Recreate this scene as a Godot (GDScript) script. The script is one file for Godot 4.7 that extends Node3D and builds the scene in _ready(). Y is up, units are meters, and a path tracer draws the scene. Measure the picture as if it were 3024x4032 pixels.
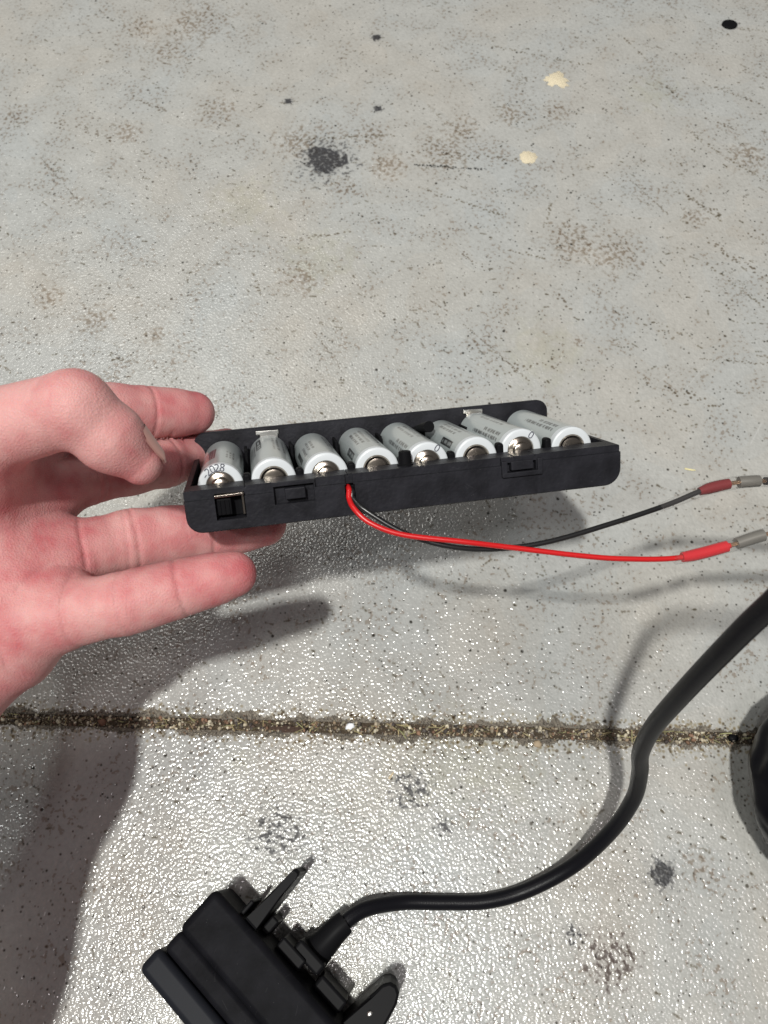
extends Node3D
# Close-up of a battery tray held in a left hand above a painted concrete floor. Units: metres, y up.

var rng := RandomNumberGenerator.new()
var mats := {}


func _ready() -> void:
	rng.seed = 7
	# ---- camera
	var cam := Camera3D.new()
	cam.name = "camera"
	add_child(cam)
	cam.fov = 67.28
	cam.near = 0.01
	cam.far = 30.0
	cam.position = Vector3(0, 0.335, 0)
	cam.rotation_degrees = Vector3(-66, 0, 0)
	var lens := CameraAttributesPhysical.new()
	lens.frustum_focal_length = 18.04
	lens.frustum_focus_distance = 0.27
	lens.frustum_near = 0.01
	lens.frustum_far = 30.0
	lens.exposure_aperture = 15.0
	cam.attributes = lens
	cam.current = true
	# ---- surroundings: the dim light that walls and ceiling of the place send back
	var env := Environment.new()
	env.background_mode = Environment.BG_COLOR
	env.background_color = Color(0.53, 0.52, 0.52)
	env.background_energy_multiplier = 0.46
	env.tonemap_mode = Environment.TONE_MAPPER_LINEAR
	env.tonemap_exposure = 0.96
	env.sdfgi_enabled = true
	env.ssao_enabled = true
	env.ssil_enabled = true
	var we := WorldEnvironment.new()
	we.name = "environment"
	we.environment = env
	add_child(we)
	# ---- ceiling lamps of the place, all above and behind the picture
	ceiling_lamp(Vector3(-0.46, 3.4, 0.58), Vector2(0.12, 0.15), 12.2, Color(0.995, 0.99, 0.965))
	ceiling_lamp(Vector3(-0.75, 1.8, 0.5), Vector2(0.12, 0.12), 0.6, Color(0.98, 1.0, 0.985))
	ceiling_lamp(Vector3(0.44, 3.4, 0.66), Vector2(0.34, 0.34), 1.4, Color(1.0, 0.965, 0.97))
	ceiling_lamp(Vector3(-0.55, 1.6, -0.95), Vector2(0.5, 0.3), 0.56, Color(1.0, 0.995, 0.97))
	# ---- the place
	make_materials()
	floor_slabs()
	joint_filling()
	# ---- the things
	battery_holder()
	batteries()
	hand()
	adapter()
	bag()
	floor_bits()


func ceiling_lamp(at: Vector3, size: Vector2, energy: float, tint: Color) -> void:
	var l := AreaLight3D.new()
	l.name = "ceiling_lamp"
	add_child(l, true)
	l.area_size = size
	l.area_normalize_energy = true
	l.light_energy = energy
	l.light_color = tint
	l.shadow_enabled = true
	l.set("area_range", 6.0)
	l.look_at_from_position(at, Vector3(0, 0.05, -0.1), Vector3(0, 0, -1))


# ------------------------------------------------------------------ mesh helpers
class Shape:
	var v := PackedVector3Array()
	var n := PackedVector3Array()
	var t := PackedVector2Array()
	var c := PackedColorArray()
	var i := PackedInt32Array()
	var color := Color.WHITE

	func vert(p: Vector3, nn: Vector3, uv := Vector2.ZERO) -> int:
		v.append(p)
		n.append(nn)
		t.append(uv)
		c.append(color)
		return v.size() - 1

	func tri(a: int, b: int, d: int) -> void:
		var f := (v[b] - v[a]).cross(v[d] - v[a])
		if f.dot(n[a] + n[b] + n[d]) > 0.0:
			i.append_array([a, d, b])
		else:
			i.append_array([a, b, d])

	func quad(a: int, b: int, d: int, e: int) -> void:
		tri(a, b, d)
		tri(a, d, e)

	func flat(pts: Array, out: Vector3) -> void:
		# a flat convex face with its own normal
		var nn := (pts[1] - pts[0] as Vector3).cross(pts[2] - pts[0] as Vector3).normalized()
		if nn.dot(out) < 0.0:
			nn = -nn
		var first := v.size()
		for p in pts:
			vert(p, nn)
		for k in range(1, pts.size() - 1):
			tri(first, first + k, first + k + 1)

	func mesh() -> ArrayMesh:
		var a := []
		a.resize(Mesh.ARRAY_MAX)
		a[Mesh.ARRAY_VERTEX] = v
		a[Mesh.ARRAY_NORMAL] = n
		a[Mesh.ARRAY_TEX_UV] = t
		a[Mesh.ARRAY_COLOR] = c
		a[Mesh.ARRAY_INDEX] = i
		var m := ArrayMesh.new()
		m.add_surface_from_arrays(Mesh.PRIMITIVE_TRIANGLES, a)
		return m


func obj(called: String, shape: Shape, mat: Material, parent: Node = self) -> MeshInstance3D:
	var o := MeshInstance3D.new()
	o.name = called
	o.mesh = shape.mesh()
	o.material_override = mat
	o.cast_shadow = GeometryInstance3D.SHADOW_CASTING_SETTING_ON
	if parent == self:
		o.name = numbered(called)
	parent.add_child(o, true)
	return o


func numbered(called: String) -> String:
	if not has_node(NodePath(called)):
		return called
	var k := 1
	while has_node(NodePath("%s_%03d" % [called, k])):
		k += 1
	return "%s_%03d" % [called, k]


func tag(o: Node, label: String, category: String, group := "") -> void:
	o.set_meta("label", label)
	o.set_meta("category", category)
	if group:
		o.set_meta("group", group)


func thing(called: String, label: String, category: String, at := Transform3D(), group := "") -> Node3D:
	var o := Node3D.new()
	o.name = numbered(called)
	add_child(o)
	o.transform = at
	tag(o, label, category, group)
	return o


func smooth_path(pts: Array, per := 10) -> PackedVector3Array:
	var out := PackedVector3Array()
	for k in pts.size() - 1:
		var p0: Vector3 = pts[maxi(k - 1, 0)]
		var p1: Vector3 = pts[k]
		var p2: Vector3 = pts[k + 1]
		var p3: Vector3 = pts[mini(k + 2, pts.size() - 1)]
		for s in per:
			out.append(p1.cubic_interpolate(p2, p0, p3, float(s) / per))
	out.append(pts[pts.size() - 1])
	return out


func tube(s: Shape, path: PackedVector3Array, radii: Array, sides := 16, wobble := 0.0) -> void:
	# radii: one radius, or several spread evenly along the path
	var up := Vector3(0.13, 0.97, 0.2).normalized()
	var base := s.v.size()
	var length := 0.0
	var cnt := path.size()
	for k in cnt:
		var dir := (path[mini(k + 1, cnt - 1)] - path[maxi(k - 1, 0)]).normalized()
		if k:
			length += path[k].distance_to(path[k - 1])
		var side := dir.cross(up).normalized()
		up = side.cross(dir).normalized()
		var x := float(k) / (cnt - 1) * (radii.size() - 1)
		var lo := mini(int(x), radii.size() - 1)
		var r: float = lerpf(radii[lo], radii[mini(lo + 1, radii.size() - 1)], x - lo)
		for j in sides + 1:
			var a := TAU * j / sides
			var nn := side * cos(a) + up * sin(a)
			var rr := r * (1.0 + wobble * sin(a * 3.0 + k * 0.7))
			s.vert(path[k] + nn * rr, nn, Vector2(float(j) / sides, length))
	for k in cnt - 1:
		for j in sides:
			var q := base + k * (sides + 1) + j
			s.quad(q, q + 1, q + sides + 2, q + sides + 1)
	for e in [0, cnt - 1]:
		var dir2: Vector3 = (path[0] - path[1]).normalized() if e == 0 else (path[cnt - 1] - path[cnt - 2]).normalized()
		var mid := s.vert(path[e], dir2)
		var first := s.v.size()
		for j in sides + 1:
			s.vert(s.v[base + e * (sides + 1) + j], dir2)
		for j in sides:
			s.tri(mid, first + j, first + j + 1)


func lathe(s: Shape, xf: Transform3D, profile: Array, segs := 40, from := 0.0, to := TAU) -> void:
	# profile: Vector2(radius, along z); sharp between segments that turn more than 35 degrees
	var cnt := profile.size()
	var vv := 0.0
	var total := 0.0
	for k in cnt - 1:
		total += (profile[k + 1] as Vector2).distance_to(profile[k])
	var tangents := []
	for k in cnt - 1:
		tangents.append(((profile[k + 1] as Vector2) - (profile[k] as Vector2)).normalized())
	for k in cnt - 1:
		var d: Vector2 = tangents[k]
		var da := d
		var db := d
		if k > 0 and (tangents[k - 1] as Vector2).dot(d) > 0.82:
			da = ((tangents[k - 1] as Vector2) + d).normalized()
		if k < cnt - 2 and (tangents[k + 1] as Vector2).dot(d) > 0.82:
			db = ((tangents[k + 1] as Vector2) + d).normalized()
		var pa: Vector2 = profile[k]
		var pb: Vector2 = profile[k + 1]
		var step := pa.distance_to(pb) / total
		var first := s.v.size()
		for j in segs + 1:
			var a := lerpf(from, to, float(j) / segs)
			var rad := Vector3(cos(a), sin(a), 0)
			# outward = to the right of the direction of travel
			s.vert(xf * (rad * pa.x + Vector3(0, 0, pa.y)), xf.basis * (rad * -da.y + Vector3(0, 0, da.x)) , Vector2(float(j) / segs, vv))
			s.vert(xf * (rad * pb.x + Vector3(0, 0, pb.y)), xf.basis * (rad * -db.y + Vector3(0, 0, db.x)), Vector2(float(j) / segs, vv + step))
		for j in segs:
			var q := first + j * 2
			s.quad(q, q + 1, q + 3, q + 2)
		vv += step


func rbox(s: Shape, xf: Transform3D, size: Vector3, r: float, seg := 3) -> void:
	# a box with rounded edges, centred
	var h := size * 0.5
	r = minf(r, minf(h.x, minf(h.y, h.z)) * 0.999)
	var inner := h - Vector3.ONE * r
	var steps := []
	for k in seg + 1:
		steps.append(-1.0 + float(k) / seg * 0.999999)
	for ax in 3:
		for sg in [-1.0, 1.0]:
			var u := (ax + 1) % 3
			var w := (ax + 2) % 3
			var cu := []
			for k in seg + 1:
				cu.append(-1.0 + float(k) / seg)
			var line_u := []
			for sd in [-1.0, 1.0]:
				for k in seg + 1:
					# angle across the rounded part
					var f := float(k) / seg
					line_u.append([sd, (1.0 - f) * sd if sd < 0 else f * sd])
			var first := s.v.size()
			var cnt := line_u.size()
			for a in cnt:
				for b in cnt:
					var dir := Vector3.ZERO
					dir[ax] = sg
					dir[u] = tan(absf(line_u[a][1]) * PI / 4) * signf(line_u[a][1])
					dir[w] = tan(absf(line_u[b][1]) * PI / 4) * signf(line_u[b][1])
					dir = dir.normalized()
					var core := Vector3.ZERO
					core[ax] = sg * inner[ax]
					core[u] = line_u[a][0] * inner[u]
					core[w] = line_u[b][0] * inner[w]
					s.vert(xf * (core + dir * r), (xf.basis * dir).normalized(), Vector2(core[u] + dir[u] * r, core[w] + dir[w] * r))
			for a in cnt - 1:
				for b in cnt - 1:
					var q := first + a * cnt + b
					s.quad(q, q + 1, q + cnt + 1, q + cnt)


func corner_profile(w: float, h: float, rbl: float, rbr: float, rtr: float, rtl: float, segs := 7) -> PackedVector2Array:
	# rectangle 0..w, 0..h with rounded corners, counter-clockwise
	var out := PackedVector2Array()
	for e in [[Vector2(rbl, rbl), rbl, PI], [Vector2(w - rbr, rbr), rbr, 1.5 * PI], [Vector2(w - rtr, h - rtr), rtr, 0.0], [Vector2(rtl, h - rtl), rtl, 0.5 * PI]]:
		for k in segs + 1:
			var a: float = e[2] + 0.5 * PI * k / segs
			out.append(e[0] + Vector2(cos(a), sin(a)) * e[1])
	return out


func inset(poly: PackedVector2Array, by: float) -> PackedVector2Array:
	var out := PackedVector2Array()
	var cnt := poly.size()
	for k in cnt:
		var d := (poly[(k + 1) % cnt] - poly[(k + cnt - 1) % cnt]).normalized()
		out.append(poly[k] + Vector2(-d.y, d.x) * by)
	return out


func prism(poly: PackedVector2Array, z0: float, z1: float, chamfer: float) -> ArrayMesh:
	# closed extrusion of a convex outline along z with bevelled ends (z0 > z1)
	var s := Shape.new()
	var small := inset(poly, chamfer)
	var rings := [[small, z0], [poly, z0 - chamfer], [poly, z1 + chamfer], [small, z1]]
	var cnt := poly.size()
	for k in 3:
		var a: PackedVector2Array = rings[k][0]
		var b: PackedVector2Array = rings[k + 1][0]
		for j in cnt:
			var j2 := (j + 1) % cnt
			var d := (poly[j2] - poly[j])
			var out := Vector3(d.y, -d.x, 0)
			if k == 0:
				out = out.normalized() + Vector3(0, 0, 1)
			if k == 2:
				out = out.normalized() - Vector3(0, 0, 1)
			s.flat([Vector3(a[j].x, a[j].y, rings[k][1]), Vector3(a[j2].x, a[j2].y, rings[k][1]), Vector3(b[j2].x, b[j2].y, rings[k + 1][1]), Vector3(b[j].x, b[j].y, rings[k + 1][1])], out)
	for e in [[z0, 1.0], [z1, -1.0]]:
		var pts := []
		for p in small:
			pts.append(Vector3(p.x, p.y, e[0]))
		s.flat(pts, Vector3(0, 0, e[1]))
	return s.mesh()


# ------------------------------------------------------------------ materials and textures
func noise_bytes(kind: int, freq: float, octaves: int, seed_: int, size: int) -> PackedByteArray:
	var f := FastNoiseLite.new()
	f.noise_type = kind
	f.frequency = freq
	f.seed = seed_
	f.fractal_type = FastNoiseLite.FRACTAL_FBM if octaves > 1 else FastNoiseLite.FRACTAL_NONE
	f.fractal_octaves = octaves
	f.cellular_return_type = FastNoiseLite.RETURN_DISTANCE
	var im := f.get_image(size, size, false, false, false)
	im.convert(Image.FORMAT_L8)
	return im.get_data()


func noise_tex(kind: int, freq: float, octaves: int, seed_: int, size := 512) -> NoiseTexture2D:
	var f := FastNoiseLite.new()
	f.noise_type = kind
	f.frequency = freq
	f.seed = seed_
	f.fractal_type = FastNoiseLite.FRACTAL_FBM if octaves > 1 else FastNoiseLite.FRACTAL_NONE
	f.fractal_octaves = octaves
	f.cellular_return_type = FastNoiseLite.RETURN_DISTANCE
	var t := NoiseTexture2D.new()
	t.width = size
	t.height = size
	t.seamless = true
	t.noise = f
	return t


func mat(called: String, color: Color, rough: float, metal := 0.0) -> StandardMaterial3D:
	# color in linear light
	var m := StandardMaterial3D.new()
	m.resource_name = called
	m.albedo_color = color.linear_to_srgb()
	m.roughness = rough
	m.metallic = metal
	mats[called] = m
	return m


func dull(m: StandardMaterial3D, specular: float) -> StandardMaterial3D:
	m.metallic_specular = specular
	return m


func bumpy(m: StandardMaterial3D, t: Texture2D, scale_cm: float, per_metre: float) -> StandardMaterial3D:
	m.heightmap_enabled = true
	m.heightmap_texture = t
	m.heightmap_scale = scale_cm
	m.uv1_triplanar = true
	m.uv1_scale = Vector3.ONE * per_metre
	return m


func dusty(m: StandardMaterial3D, base: Color, seed_: int) -> void:
	# specks of dust, thin scratches and a faint rubbed bloom on black plastic
	var r := RandomNumberGenerator.new()
	r.seed = seed_
	var im := Image.create(768, 768, false, Image.FORMAT_RGB8)
	var f := FastNoiseLite.new()
	f.seed = seed_
	f.frequency = 0.006
	f.fractal_octaves = 4
	for y in 768:
		for x in 768:
			var k := clampf(1.0 + 0.55 * f.get_noise_2d(x, y), 0.6, 1.8)
			im.set_pixel(x, y, (base * k).linear_to_srgb())
	for k in 260:
		var c := (base + Color(1, 1, 0.95) * r.randf_range(0.01, 0.07)).linear_to_srgb()
		var w := 1 if r.randf() < 0.75 else 2
		im.fill_rect(Rect2i(r.randi_range(0, 764), r.randi_range(0, 764), w, w), c)
	for k in 22:
		var p := Vector2(r.randf_range(40, 700), r.randf_range(40, 700))
		var d := Vector2.from_angle(r.randfn(0.6, 0.7))
		var c := (base + Color(1, 1, 1) * r.randf_range(0.008, 0.03)).linear_to_srgb()
		for j in r.randi_range(8, 46):
			var q := p + d * j
			im.set_pixel(clampi(int(q.x), 0, 767), clampi(int(q.y), 0, 767), c)
	m.albedo_texture = ImageTexture.create_from_image(im)


func make_materials() -> void:
	var grain := noise_tex(FastNoiseLite.TYPE_SIMPLEX_SMOOTH, 0.06, 3, 3)
	var fine := noise_tex(FastNoiseLite.TYPE_CELLULAR, 0.05, 2, 5)
	dusty(bumpy(dull(mat("case_plastic", Color.WHITE, 0.45), 0.3), grain, 0.008, 18.0), Color(0.016, 0.016, 0.020), 31)
	dusty(bumpy(dull(mat("adapter_plastic", Color.WHITE, 0.5), 0.12), grain, 0.005, 16.0), Color(0.008, 0.008, 0.010), 32)
	dull(mat("adapter_cap", Color(0.013, 0.014, 0.018), 0.45), 0.17)
	dull(mat("fine_black", Color(0.007, 0.007, 0.008), 0.45), 0.15)
	bumpy(dull(mat("cable_rubber", Color(0.006, 0.006, 0.008), 0.36), 0.27), grain, 0.004, 60.0)
	dull(mat("bag_plastic", Color(0.004, 0.004, 0.006), 0.28), 0.24)
	mat("chrome", Color(0.46, 0.41, 0.35), 0.2, 1.0)
	mat("tin", Color(0.72, 0.71, 0.68), 0.3, 1.0)
	mat("black_wire", Color(0.012, 0.012, 0.013), 0.3)
	mat("red_wire", Color(0.52, 0.010, 0.012), 0.33)
	mat("red_band", Color(0.19, 0.010, 0.014), 0.4)
	mat("bright_red_band", Color(0.6, 0.01, 0.02), 0.25)
	mat("solder", Color(0.2, 0.19, 0.17), 0.4, 0.3)
	mat("copper", Color(0.75, 0.5, 0.32), 0.3, 1.0)
	var clear := mat("clear_sleeve", Color(0.35, 0.33, 0.32), 0.1)
	clear.transparency = BaseMaterial3D.TRANSPARENCY_ALPHA
	clear.albedo_color.a = 0.07
	mat("print_black", Color(0.06, 0.06, 0.09), 0.6)
	var deb := mat("debris", Color.WHITE, 0.75)
	deb.vertex_color_use_as_albedo = true
	bumpy(mat("dirt", Color(0.115, 0.085, 0.055), 0.95), fine, 0.12, 90.0)
	var chip := mat("chipped_concrete", Color.WHITE, 0.8)
	chip.vertex_color_use_as_albedo = true
	bumpy(chip, fine, 0.08, 60.0)
	bumpy(mat("pale_blob", Color(0.68, 0.6, 0.44), 0.8), fine, 0.05, 60.0)
	mat("white_paper", Color(0.82, 0.84, 0.88), 0.7)
	bumpy(mat("bark", Color(0.115, 0.07, 0.052), 0.85), fine, 0.1, 120.0)
	var skin := mat("skin", Color.WHITE, 0.56)
	skin.vertex_color_use_as_albedo = true
	skin.subsurf_scatter_enabled = true
	skin.subsurf_scatter_strength = 0.14
	skin.metallic_specular = 0.38
	bumpy(skin, fine, 0.02, 64.0)
	mat("nail", Color(0.45, 0.25, 0.22), 0.35)
	mats.floor = floor_material()


const FLOOR_X := -0.35
const FLOOR_Z := -0.56
const FLOOR_SIZE := 0.7
const FT := 2048


func floor_material() -> StandardMaterial3D:
	var size := FT
	var low := noise_bytes(FastNoiseLite.TYPE_SIMPLEX_SMOOTH, 0.0035, 3, 11, size)
	var mid := noise_bytes(FastNoiseLite.TYPE_SIMPLEX_SMOOTH, 0.012, 4, 12, size)
	var worn := noise_bytes(FastNoiseLite.TYPE_SIMPLEX_SMOOTH, 0.11, 3, 13, size)
	var bump := noise_bytes(FastNoiseLite.TYPE_SIMPLEX_SMOOTH, 0.22, 2, 14, size)
	var rgb := PackedByteArray()
	rgb.resize(size * size * 3)
	var height := bump.duplicate()
	var rough := PackedByteArray()
	rough.resize(size * size)
	rough.fill(40)
	var q := 0
	for p in size * size:
		var l := low[p]
		var m := mid[p]
		var w := worn[p]
		var t := 166 + ((m - 128) >> 4) + ((w - 128) >> 4)
		var warm := (l - 128) >> 5
		var r := t + 1 + warm
		var g := t
		var b := t - 4 - warm
		# the coat's grain is stronger in some patches than in others
		height[p] = 128 + (((height[p] - 128) * (70 + ((l + m) >> 2))) >> 7)
		# small worn specks where the coat is thin
		if w + (m >> 1) + ((l - 128) >> 2) < 117:
			r -= 20
			g -= 27
			b -= 32
			height[p] = height[p] * 3 >> 2
		rgb[q] = r
		rgb[q + 1] = g
		rgb[q + 2] = b
		q += 3
	# stains: x, z, radius, kind (0 worn brown, 1 tar, 2 dark speckle, 3 olive haze, 4 reddish dark)
	for e in [[-0.141, -0.477, 0.014, 0], [-0.123, -0.505, 0.022, 0], [-0.157, -0.403, 0.010, 0], [-0.103, -0.421, 0.013, 0], [-0.162, -0.500, 0.012, 0], [-0.053, -0.394, 0.015, 0], [-0.035, -0.380, 0.0145, 1], [-0.008, -0.401, 0.011, 0],
			[0.002, -0.376, 0.012, 0], [-0.024, -0.358, 0.009, 0], [-0.080, -0.345, 0.020, 3], [-0.036, -0.304, 0.021, 3], [0.108, -0.421, 0.010, 0], [0.078, -0.419, 0.010, 0], [0.169, -0.438, 0.017, 3], [0.219, -0.382, 0.014, 0]]:
		stain(rgb, height, rough, worn, mid, e)
	for e in [[0.178, -0.334, 0.008, 0], [0.105, -0.317, 0.016, 0], [0.130, -0.309, 0.016, 0], [0.126, -0.290, 0.004, 0], [-0.183, -0.278, 0.009, 0], [-0.156, -0.262, 0.011, 0], [-0.122, -0.252, 0.007, 0], [-0.227, -0.417, 0.010, 0],
			[0.047, -0.247, 0.005, 0], [0.103, -0.248, 0.004, 0], [0.085, -0.241, 0.022, 3], [-0.046, -0.291, 0.013, 0], [0.036, -0.386, 0.017, 0], [0.048, -0.405, 0.011, 0], [0.011, -0.025, 0.008, 2], [-0.043, -0.008, 0.010, 2]]:
		stain(rgb, height, rough, worn, mid, e)
	for e in [[0.024, -0.011, 0.004, 2], [0.1095, 0.007, 0.0058, 1], [0.125, 0.004, 0.007, 0], [0.086, 0.036, 0.010, 4], [0.081, -0.015, 0.003, 0], [-0.103, 0.036, 0.002, 0], [0.033, -0.109, 0.003, 0], [0.073, 0.028, 0.004, 2],
			[-0.060, -0.036, 0.006, 3], [0.023, -0.036, 0.023, 3], [0.052, -0.036, 0.019, 3], [-0.004, -0.4235, 0.0028, 1], [-0.06, -0.43, 0.003, 1], [-0.005, -0.49, 0.0035, 1]]:
		stain(rgb, height, rough, worn, mid, e)
	# scuffs: broken brown lines
	for e in [[0.178, -0.302, 0.207, -0.268], [0.156, -0.493, 0.170, -0.468], [0.233, -0.500, 0.254, -0.496], [0.018, -0.376, 0.061, -0.372], [0.097, -0.345, 0.091, -0.326], [0.189, -0.399, 0.222, -0.365], [0.070, -0.482, 0.128, -0.464],
			[-0.053, -0.397, 0.006, -0.401], [0.019, -0.359, 0.072, -0.334], [0.070, -0.310, 0.091, -0.304], [-0.055, -0.317, -0.018, -0.324], [0.176, -0.352, 0.194, -0.331], [-0.201, -0.240, -0.193, -0.227], [-0.143, -0.237, -0.128, -0.235], [-0.073, -0.294, -0.067, -0.278]]:
		var a := Vector2(e[0], e[1])
		var b := Vector2(e[2], e[3])
		var count := int(a.distance_to(b) / 0.0007)
		var dark: bool = e[1] == -0.376
		for k in count:
			if rng.randf() < 0.45 and (not dark or (k > count * 0.45 and k < count * 0.8)):
				continue
			var p := a.lerp(b, float(k) / count) + Vector2(rng.randfn(), rng.randfn()) * 0.0005
			dab(rgb, height, p, rng.randf_range(0.0003, 0.0007), [0.5, 0.5, 0.5] if dark else [0.72, 0.69, 0.64], 0.8)
	# drag scuffs running down to the right, most of them in the upper right
	for k in 46:
		var a := Vector2(rng.randf_range(-0.26, 0.28), rng.randf_range(-0.54, -0.17))
		if rng.randf() < 0.45:
			a = Vector2(rng.randf_range(0.02, 0.25), rng.randf_range(-0.5, -0.22))
		var d := Vector2.from_angle(rng.randfn(0.62, 0.3))
		var length := rng.randf_range(0.008, 0.05)
		var wide := rng.randf_range(0.0002, 0.0018)
		var lone := wide < 0.0006
		var tint := [0.66, 0.62, 0.57] if rng.randf() < 0.6 else [0.78, 0.75, 0.71]
		for j in int(length / 0.0006):
			if rng.randf() < (0.35 if lone else 0.5):
				continue
			var side := rng.randfn(0.0, 1.0) * wide
			dab(rgb, height, a + d * j * 0.0006 + Vector2(-d.y, d.x) * side, rng.randf_range(0.0002, 0.00075) * (0.6 if lone else 1.0), tint, 0.8)
	# pale rubbed scratches
	for k in 16:
		var a := Vector2(rng.randf_range(-0.25, 0.28), rng.randf_range(-0.53, -0.1))
		var d := Vector2.from_angle(rng.randf() * TAU)
		for j in rng.randi_range(8, 40):
			dab(rgb, height, a + d * j * 0.0005, 0.0002, [1.1, 1.1, 1.11], 1.0)
	# random short drag marks
	for k in 1300:
		var p := Vector2(rng.randf_range(-0.33, 0.33), rng.randf_range(-0.55, 0.1))
		var d := Vector2.from_angle(rng.randfn(0.35, 0.5)) * rng.randf_range(0.001, 0.005)
		for j in 6:
			if rng.randf() < 0.7:
				dab(rgb, height, p + d * j / 5.0, rng.randf_range(0.0002, 0.0006), [0.74, 0.72, 0.68], 0.85)
	# brown dirt rubbed into the coat along the joint
	for k in 3000:
		var x := rng.randf_range(-0.33, 0.33)
		var far := rng.randf() < 0.5
		var away := absf(rng.randfn(0.0, 0.0024)) + 0.0008
		dab(rgb, height, Vector2(x, cut_z(x) + (-away if far else CUT_W + away)), rng.randf_range(0.0002, 0.0007), [0.86, 0.82, 0.74] if rng.randf() < 0.7 else [0.62, 0.57, 0.5], 0.9)
	# pinholes in the coat, dark and deep
	for k in 14500:
		var p := Vector2(rng.randf_range(-0.345, 0.345), rng.randf_range(-0.555, 0.13))
		var rr := rng.randf_range(0.00017, 0.00042)
		if rng.randf() < 0.06:
			rr *= 1.7
		dab(rgb, height, p, rr, [0.33, 0.32, 0.3] if rng.randf() < 0.5 else [0.55, 0.53, 0.5], 0.45)
	var m := StandardMaterial3D.new()
	m.resource_name = "painted_concrete"
	m.albedo_texture = ImageTexture.create_from_image(Image.create_from_data(size, size, false, Image.FORMAT_RGB8, rgb))
	m.heightmap_enabled = true
	m.heightmap_texture = ImageTexture.create_from_image(Image.create_from_data(size, size, false, Image.FORMAT_L8, height))
	m.heightmap_scale = 0.034
	m.roughness = 1.0
	m.roughness_texture = ImageTexture.create_from_image(Image.create_from_data(size, size, false, Image.FORMAT_L8, rough))
	m.metallic_specular = 0.5
	return m


func stain(rgb: PackedByteArray, height: PackedByteArray, rough: PackedByteArray, worn: PackedByteArray, mid: PackedByteArray, e: Array) -> void:
	var k := FT / FLOOR_SIZE
	var cx := int((e[0] - FLOOR_X) * k)
	var cz := int((e[1] - FLOOR_Z) * k)
	var r := int(e[2] * k)
	var kind: int = e[3]
	var f := FastNoiseLite.new()
	f.seed = int(cx * 31 + cz)
	f.frequency = 2.2 / r
	f.fractal_octaves = 4
	for z in range(maxi(cz - 2 * r, 0), mini(cz + 2 * r, FT)):
		for x in range(maxi(cx - 2 * r, 0), mini(cx + 2 * r, FT)):
			var d := Vector2(x - cx, z - cz).length() / r
			var reach := d + f.get_noise_2d(x, z) * 1.1
			var p := z * FT + x
			var w := worn[p]
			var amount := 0.0
			var tr := 0.74
			var tg := 0.685
			var tb := 0.63
			if kind == 0:
				amount = clampf((1.0 - reach) * 1.5, 0.0, 1.0) * (0.85 if w < 118 + (mid[p] - 128) * 0.3 else 0.08)
			elif kind == 1:
				amount = clampf((0.86 - d - f.get_noise_2d(x * 0.5, z * 0.5) * 0.55) * 9.0, 0.0, 1.0) * (1.0 if w < 165 else 0.55)
				amount = maxf(amount, 0.5 if reach < 1.1 and w < 116 else 0.0)
				tr = 0.33
				tg = 0.33
				tb = 0.35
			elif kind == 2:
				amount = clampf((1.05 - reach) * 2.0, 0.0, 1.0) * (0.9 if w < 116 else 0.0)
				tr = 0.34
				tg = 0.34
				tb = 0.36
			elif kind == 3:
				amount = clampf(1.1 - reach, 0.0, 1.0) * 0.2
				tr = 0.9
				tg = 0.9
				tb = 0.78
			else:
				amount = clampf((1.0 - reach) * 2.0, 0.0, 1.0) * (0.9 if w < 122 else 0.1)
				tr = 0.42
				tg = 0.36
				tb = 0.34
			if kind in [1, 2, 4]:
				amount = maxf(amount, clampf(1.5 - reach, 0.0, 1.0) * 0.13)
			if amount > 0.0:
				rgb[p * 3] = int(rgb[p * 3] * lerpf(1.0, tr, amount))
				rgb[p * 3 + 1] = int(rgb[p * 3 + 1] * lerpf(1.0, tg, amount))
				rgb[p * 3 + 2] = int(rgb[p * 3 + 2] * lerpf(1.0, tb, amount))
				if kind != 3:
					rough[p] = int(lerpf(rough[p], 150.0, amount))


func dab(rgb: PackedByteArray, height: PackedByteArray, at: Vector2, r: float, tint: Array, deep: float) -> void:
	var k := FT / FLOOR_SIZE
	var cx := (at.x - FLOOR_X) * k
	var cz := (at.y - FLOOR_Z) * k
	var rr := maxf(r * k, 0.5)
	for z in range(int(cz - rr - 1), int(cz + rr + 2)):
		for x in range(int(cx - rr - 1), int(cx + rr + 2)):
			if x < 0 or z < 0 or x >= FT or z >= FT:
				continue
			var a := clampf(rr + 0.5 - Vector2(x - cx, z - cz).length(), 0.0, 1.0)
			if a > 0.0:
				var p := z * FT + x
				for c in 3:
					rgb[p * 3 + c] = mini(int(rgb[p * 3 + c] * lerpf(1.0, tint[c], a)), 255)
				height[p] = int(height[p] * lerpf(1.0, deep, a))


# ------------------------------------------------------------------ floor
const CUT_W := 0.0047


func cut_z(x: float) -> float:
	# far edge of the saw cut
	return -0.0512 + 0.026 * clampf(x, -0.4, 0.4)


func chip_width(x: float, seed_: int) -> float:
	var f := FastNoiseLite.new()
	f.seed = seed_
	f.frequency = 1.0
	f.fractal_octaves = 4
	var a := f.get_noise_1d(x * 160.0)
	var b := f.get_noise_1d(x * 45.0 + 50.0)
	var c := f.get_noise_1d(x * 900.0 + 9.0)
	return 0.0004 + 0.0013 * clampf(0.6 + b * 1.4, 0.0, 1.6) + 0.0022 * clampf(a + b * 0.8 + 0.05, 0.0, 1.0) + 0.0014 * maxf(c, -0.35)


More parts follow.
